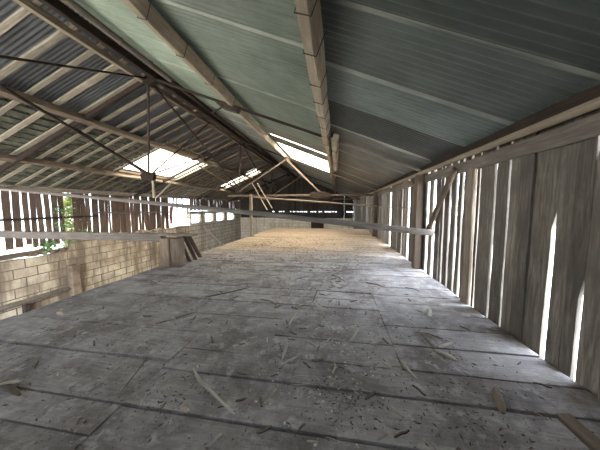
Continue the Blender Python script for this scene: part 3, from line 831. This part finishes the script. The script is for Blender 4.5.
def far_blocks(name, x0, x1, z1, mat):
    bm = bmesh.new(); uv = bm.loops.layers.uv.new('UVMap')
    bmesh.ops.create_cube(bm, size=1)
    for v in bm.verts: v.co = Vector((x0 + (v.co.x + .5) * (x1 - x0), YF - .2 + (v.co.y + .5) * .2, GZ + (v.co.z + .5) * (z1 - GZ)))
    for f in bm.faces:
        for l in f.loops: l[uv].uv = (l.vert.co.x + l.vert.co.y, l.vert.co.z + 3)
    me = bpy.data.meshes.new(name); bm.to_mesh(me); bm.free(); me.materials.append(M[mat]); o = bpy.data.objects.new(name, me); COL.objects.link(o); tag(o, kind='structure')
far_blocks('wall_far_lower', XL, XW, .14, 'block_pale')
tag(beam('gable_post', (-1.9, YF - .35, GZ), (-1.9, YF - .35, .2), 1.3, .2, 'dark_timber', n=4, upv=(0, 1, 0)), 'broad dark boarding before the pale far block wall', 'boarding')
for x in (-6.9, -4.3, -2.3, .6):
    tag(beam('gable_stud', (x, YF - .12, .14), (x, YF - .12, roofz(x) - .2), .14, .14, 'dark_timber', n=4, upv=(0, 1, 0)), 'dark stud of the far gable under the roof', 'stud', 'studs of the far gable')
# unseen back gable: boarded behind the camera, left side open to let light in
def back_wall():
    mb = MB(); x = -4.4
    while x < XW + .1:
        x1 = min(x + random.uniform(.18, .26), XW + .12)
        mb.loft([[(x, YB, -.3), (x1, YB, -.3), (x1, YB - .025, -.3), (x, YB - .025, -.3)], [(x, YB, roofz(x)), (x1, YB, roofz(x1)), (x1, YB - .025, roofz(x1)), (x, YB - .025, roofz(x))]])
        x = x1 + random.choice([.004, .012, .02])
    return struct('wall_back', mb, M['wall_plank'])
back_wall()

# ------------------------------------------------------------------ litter on the boards
def stick(name, pts, r0, r1, mat, label, cat='stick', flat=1.0, z=.012, lift=None):
    P = []
    for i, p in enumerate(pts):
        zz = z + (lift[i] if lift else 0); P.append(Vector((p[0], p[1], zz)))
    # finer line
    Q = []
    for i in range(len(P) - 1):
        for k in range(5): Q.append(P[i].lerp(P[i + 1], k / 5))
    Q.append(P[-1])
    if mat == 'bark': r0 *= .7; r1 *= .6
    n = len(Q); c = Vector(P[0])
    m = frame_mat(P[0], P[-1]); inv = m.inverted()
    mb = MB(); rings = []
    L = [inv @ q for q in Q]
    for k, q in enumerate(L):
        d = (L[min(k + 1, n - 1)] - L[max(k - 1, 0)]).normalized(); a = d.cross(Vector((0, 0, 1))).normalized(); b = a.cross(d)
        t = k / (n - 1); r = (r0 + (r1 - r0) * t) * (.45 + .55 * min(1, 5 * t, 5 * (1 - t))) * (1 + .18 * noise.noise(q * 25))
        rings.append([q + a * r * math.cos(2 * PI * i / 7) + b * r * flat * math.sin(2 * PI * i / 7) for i in range(7)])
    mb.loft(rings, .5)
    o = mb.build(name, M[mat], smooth=False); o.matrix_local = m
    return tag(o, label, cat)
S_ = stick
S_('stick', [(-1.115, 1.572), (-.98, 1.457), (-.839, 1.378), (-.71, 1.301), (-.604, 1.239)], .012, .010, 'scrap', 'long pale curved stick lying across the near boards', z=.014)
S_('stick', [(-.626, 1.116), (-.645, 1.085), (-.661, 1.039)], .011, .008, 'scrap', 'short pale stick on the nearest board beyond the end of the long curved stick')
S_('bark_curl', [(-.445, 1.98), (-.425, 1.91), (-.434, 1.776)], .016, .013, 'scrap', 'pale upright curl of bark with a dark mossy foot', 'bark', .5, .02, [.055, .03, 0])
S_('bark_curl', [(-.433, 1.703), (-.387, 1.758), (-.311, 1.808)], .012, .014, 'scrap', 'pale curled bark strip lying just before the upright curl', 'bark', .5, .012, [0, .01, .025])
S_('bark_curl', [(-.447, 2.674), (-.48, 2.516), (-.494, 2.355)], .018, .013, 'scrap', 'pale bark strip farther up the middle of the deck', 'bark', .5, .014, [.03, .012, 0])
S_('splinter', [(.245, 2.39), (.20, 2.26), (.148, 2.14)], .013, .012, 'scrap', 'narrow splinter lying askew near the middle of the deck', 'splinter', .5)
S_('wood_scrap', [(.822, 2.422), (.951, 2.405), (1.051, 2.332)], .02, .02, 'bark', 'dull flat board piece at the back of the scrap pile near the plank wall', 'scrap', .4)
S_('wood_scrap', [(.86, 2.391), (.88, 2.239), (.912, 2.122)], .022, .02, 'bark', 'dark slanting piece in the scrap pile near the plank wall', 'scrap', .5, .025)
S_('wood_scrap', [(.894, 2.12), (.966, 2.075), (1.014, 1.992)], .026, .022, 'scrap', 'thick pale split piece at the front of the scrap pile near the plank wall', 'scrap', .6, .018)
S_('wood_scrap', [(.934, 2.155), (1.02, 2.199), (1.107, 2.259)], .026, .015, 'scrap', 'broad grey chip on the wall side of the scrap pile', 'scrap', .3, .03)
S_('stick', [(.555, 1.932), (.581, 1.829), (.615, 1.728)], .013, .008, 'scrap', 'thin straight stick pointing at the seam left of the scrap pile')
S_('wood_block', [(1.136, 1.72), (1.086, 1.61), (1.043, 1.505)], .026, .026, 'brownboard', 'short thick grey brown piece of wood lying alone before the plank wall', 'wood', .8, .02)
S_('wood_chip', [(.355, 1.45), (.39, 1.425), (.43, 1.392)], .022, .016, 'scrap', 'broad pale chip on the near boards beyond the long crack', 'chip', .3)
S_('bark_curl', [(.376, 1.879), (.444, 1.83), (.512, 1.796)], .01, .016, 'scrap', 'thin pale strip beside the thin straight stick', 'bark', .4, .012, [.02, 0, .012])
S_('pale_lump', [(-.975, 1.236), (-.935, 1.225), (-.90, 1.212)], .017, .014, 'nub', 'small pinkish white lump at the crack near the front', 'lump', .9, .015)
S_('wood_chip', [(-1.672, 1.335), (-1.684, 1.29), (-1.69, 1.25)], .019, .014, 'pole', 'flat grey chip on the dark boards left of the plank seam', 'chip', .25)
S_('twig', [(-1.273, 1.293), (-1.262, 1.25), (-1.241, 1.202)], .006, .004, 'scrap', 'forked pale twig beside the plank seam at the front', 'twig')
S_('twig', [(-1.36, 1.86), (-1.375, 1.80), (-1.379, 1.746)], .009, .004, 'scrap', 'small white twig lying at the far end of the plank seam', 'twig', 1, .012, [.02, 0, 0])
S_('pale_lump', [(-3.34, 2.2), (-3.26, 2.17), (-3.19, 2.145)], .03, .02, 'nub', 'cream coloured scrap near the open loft edge', 'lump', .6, .018)
S_('bark_heap', [(-2.403, 1.214), (-2.269, 1.18), (-2.116, 1.143)], .04, .03, 'bark', 'dark bark heap at the front near the open loft edge', 'bark', .5, .02)
S_('bark_curl', [(-2.36, 1.17), (-2.30, 1.20), (-2.24, 1.215)], .013, .016, 'scrap', 'pale curl lying over the dark bark heap', 'bark', .5, .045)
S_('dark_stick', [(-1.84, 2.924), (-1.629, 3.109), (-1.353, 3.41)], .017, .012, 'bark', 'long dark stick lying aslant in the middle distance of the deck', 'stick')
S_('dark_stick', [(-1.961, 2.145), (-1.796, 2.333), (-1.678, 2.507)], .016, .010, 'bark', 'dark stick beyond the plank seam towards the loft edge', 'stick', .6)
S_('dark_stick', [(-1.604, 1.683), (-1.52, 1.45), (-1.465, 1.271)], .008, .006, 'bark', 'thin dark strip running close along the plank seam', 'stick', .6)
S_('bark_curl', [(-.294, 2.995), (-.28, 3.2), (-.258, 3.408)], .02, .016, 'bark', 'upper bark piece of the cluster in the middle of the deck', 'bark', .6, .014, [0, .02, .03])
S_('bark_curl', [(-.21, 2.87), (-.16, 2.82), (-.10, 2.78)], .022, .018, 'scrap', 'pale lower bark piece of the cluster in the middle of the deck', 'bark', .5)
S_('wood_chip', [(1.10, 2.80), (1.15, 2.92), (1.20, 3.05)], .03, .02, 'scrap', 'pale chip near the plank wall beyond the scrap pile', 'chip', .5)
S_('splinter', [(.476, 2.82), (.56, 2.77), (.641, 2.718)], .012, .010, 'scrap', 'whitish splinter lying across the deck seam', 'splinter', .5)
S_('splinter', [(-1.486, 4.611), (-1.39, 4.67), (-1.296, 4.724)], .018, .016, 'scrap', 'pale splinter alone in the far middle of the deck', 'splinter', .6)
S_('splinter', [(-.365, 1.584), (-.28, 1.62), (-.197, 1.641)], .006, .005, 'scrap', 'thin pale splinter lying before the curled bark', 'splinter', .6)
for pts in ([(-.1, 4.321), (.169, 3.949)], [(.506, 3.949), (.793, 3.749)], [(1.111, 3.799), (1.287, 3.652)], [(-.709, 3.92), (-.471, 4.198)], [(-1.038, 2.979), (-.787, 2.853)]):
    pass
far = [((-.1, 4.32), (.17, 3.95), 'dark bark strip lying towards the wall post, nearest the deck seam'), ((.506, 3.95), (.793, 3.75), 'brown bark strip just beyond the far end of the deck seam'),
       ((1.11, 3.8), (1.287, 3.65), 'brown bark strip close to the plank wall before the post'), ((-.71, 3.92), (-.47, 4.2), 'dark bark strip beyond the bark cluster of mid deck'), ((-1.04, 2.98), (-.79, 2.85), 'brown bark strip between the bark cluster and the long dark stick')]
for a, b, lab in far:
    mid_ = ((a[0] + b[0]) / 2 + .03, (a[1] + b[1]) / 2 + .03); S_('bark_strip', [a, mid_, b], .022, .016, 'bark', lab, 'bark', .5)

# small chips: a handful of shapes, copied
protos = []
for k in range(5):
    mb = MB(); L = random.uniform(.035, .075); w = random.uniform(.003, .007); rings = []
    for i in range(5):
        t = i / 4; x = L * (t - .5); ww = w * (.4 + .6 * math.sin(PI * (.15 + .7 * t))); zc = .004 + .006 * random.random()
        rings.append([(x, -ww, zc - .003), (x, ww, zc - .003), (x, ww, zc + .003), (x, -ww, zc + .003)])
    mb.loft(rings, random.uniform(.3, .8))
    protos.append(mb)
placed = 0
firsts = []
rng = random.Random(21)
while placed < 270:
    y = 1.15 + 8.0 * rng.random() ** 1.9; x = rng.uniform(-3.3, 1.55)
    if placed % 2 == 0: x = rng.gauss(-.1, .35); y = 1.2 + 4.5 * rng.random()
    if x > 1.6 or x < -3.7: continue
    k = placed % 5
    if placed < 5:
        o = protos[k].build('wood_chip', M[['scrap', 'bark', 'scrap', 'scrap', 'bark'][k]]); firsts.append(o)
    else:
        o = firsts[k].copy(); COL.objects.link(o)
    o.location = (x, y, .004); o.rotation_euler = (0, 0, rng.uniform(0, 6.28)); s_ = rng.uniform(.7, 1.5) * (1 + y * .06); o.scale = (s_, s_, s_)
    tag(o, 'small chip of wood or bark scattered on the loft boards', 'chip', 'small chips scattered on the loft boards')
    placed += 1
# crumbs and dust beyond counting
mb = MB()
cl = [(rng.uniform(-3.3, 1.2), 1.1 + 9 * rng.random() ** 1.6, rng.uniform(.1, .4)) for _ in range(60)] + [(.0, 1.5, .12), (.1, 1.45, .1), (-.1, 1.55, .1), (-1.0, 1.45, .15), (-.5, 1.85, .08), (.95, 2.2, .18), (-.2, 3.0, .15), (1.1, 1.7, .15)] + [(rng.uniform(-3.2, .9), rng.uniform(3.6, 8.5), rng.uniform(.15, .5)) for _ in range(70)]
for (cx, cy, sd) in cl:
    for i in range(55):
        x, y = rng.gauss(cx, sd), rng.gauss(cy, sd)
        if not (-3.75 < x < 1.72) or y > DECK_END: continue
        r = rng.uniform(.002, .006) * (1 + .10 * max(0, y - 1.5)); a = rng.uniform(0, 6.28); e = rng.uniform(.5, 4.5); c, s_ = math.cos(a), math.sin(a); z = .003
        q = [(r * e, 0), (0, r), (-r * e, 0), (0, -r)]
        v = [(x + c * px - s_ * py, y + s_ * px + c * py, z) for px, py in q] + [(x, y, z + r * rng.uniform(.7, 1.6))]
        mb.add(v, [(0, 1, 4), (1, 2, 4), (2, 3, 4), (3, 0, 4), (3, 2, 1, 0)])
tag(mb.build('debris', M['crumb']), 'fine crumbs of bark and straw scattered over the grey loft boards', 'debris', kind='stuff')

mb = MB()
for (cx, cy, sd, n) in ((.05, 1.55, .12, 26), (.12, 1.95, .10, 22), (.0, 2.4, .10, 16), (-.35, 1.45, .2, 14), (-.1, 3.0, .2, 22), (.0, 4.0, .3, 22), (.3, 1.75, .15, 12), (-1.0, 2.4, .5, 14)):
    for i in range(n):
        x, y = rng.gauss(cx, sd), rng.gauss(cy, sd * 1.3); rr = rng.uniform(.003, .011) * (1 + .1 * y); a0 = rng.uniform(0, 6)
        ring = [(x + rr * rng.uniform(.6, 1.2) * math.cos(a0 + q * PI / 3), y + rr * rng.uniform(.6, 1.2) * math.sin(a0 + q * PI / 3), .004) for q in range(6)]
        mb.add(ring + [(x, y, .004 + rr * .35)], [(q, (q + 1) % 6, 6) for q in range(6)])
M['flake'] = simple('whitish_flake', (.66, .63, .60), .95, .15, 9)
tag(mb.build('flakes', M['flake']), 'whitish flakes and droppings strewn along the middle of the boards', 'flakes', kind='stuff')

# ------------------------------------------------------------------ light
w = bpy.data.worlds.new('sky'); scene.world = w; w.use_nodes = True
wt = w.node_tree; bg = wt.nodes['Background']
SUN = Vector((.08, -.10, 1.0)).normalized()
tc = nd(wt, 'ShaderNodeTexCoord')
dp = nd(wt, 'ShaderNodeVectorMath', operation='DOT_PRODUCT'); wt.links.new(tc.outputs['Generated'], dp.inputs[0]); dp.inputs[1].default_value = Vector((.85, .0, .5)).normalized()
mr = nd(wt, 'ShaderNodeMapRange'); wt.links.new(dp.outputs['Value'], mr.inputs[0]); mr.inputs[1].default_value = 0.0; mr.inputs[2].default_value = 1.0; mr.inputs[3].default_value = 2.2; mr.inputs[4].default_value = 18.0
wt.links.new(mr.outputs[0], bg.inputs[1]); bg.inputs[0].default_value = (.80, .885, 1.0, 1)   # hazy sky, brightness added towards the plank wall to light the deck
sun = bpy.data.lights.new('sun', 'SUN'); sun.energy = 9.0; sun.angle = math.radians(9); sun.color = (1, .93, .82)
so = bpy.data.objects.new('sun', sun); COL.objects.link(so)
d = -SUN
so.rotation_euler = d.to_track_quat('-Z', 'Y').to_euler()

# ------------------------------------------------------------------ camera
F = 228.0
cam = bpy.data.cameras.new('camera'); cam.sensor_fit = 'HORIZONTAL'; cam.sensor_width = 36; cam.lens = F * 36 / 600; cam.clip_start = .02
co = bpy.data.objects.new('camera', cam); COL.objects.link(co)
co.location = (0, 0, 1.3)
co.rotation_euler = (PI / 2 - math.atan(18 / F), 0, math.atan(36 / F))
scene.camera = co

vs = scene.view_settings
vs.view_transform = 'Standard'; vs.look = 'None'; vs.gamma = 1; vs.use_curve_mapping = False; vs.exposure = 1.22
scene.cycles.max_bounces = 10; scene.cycles.diffuse_bounces = 6
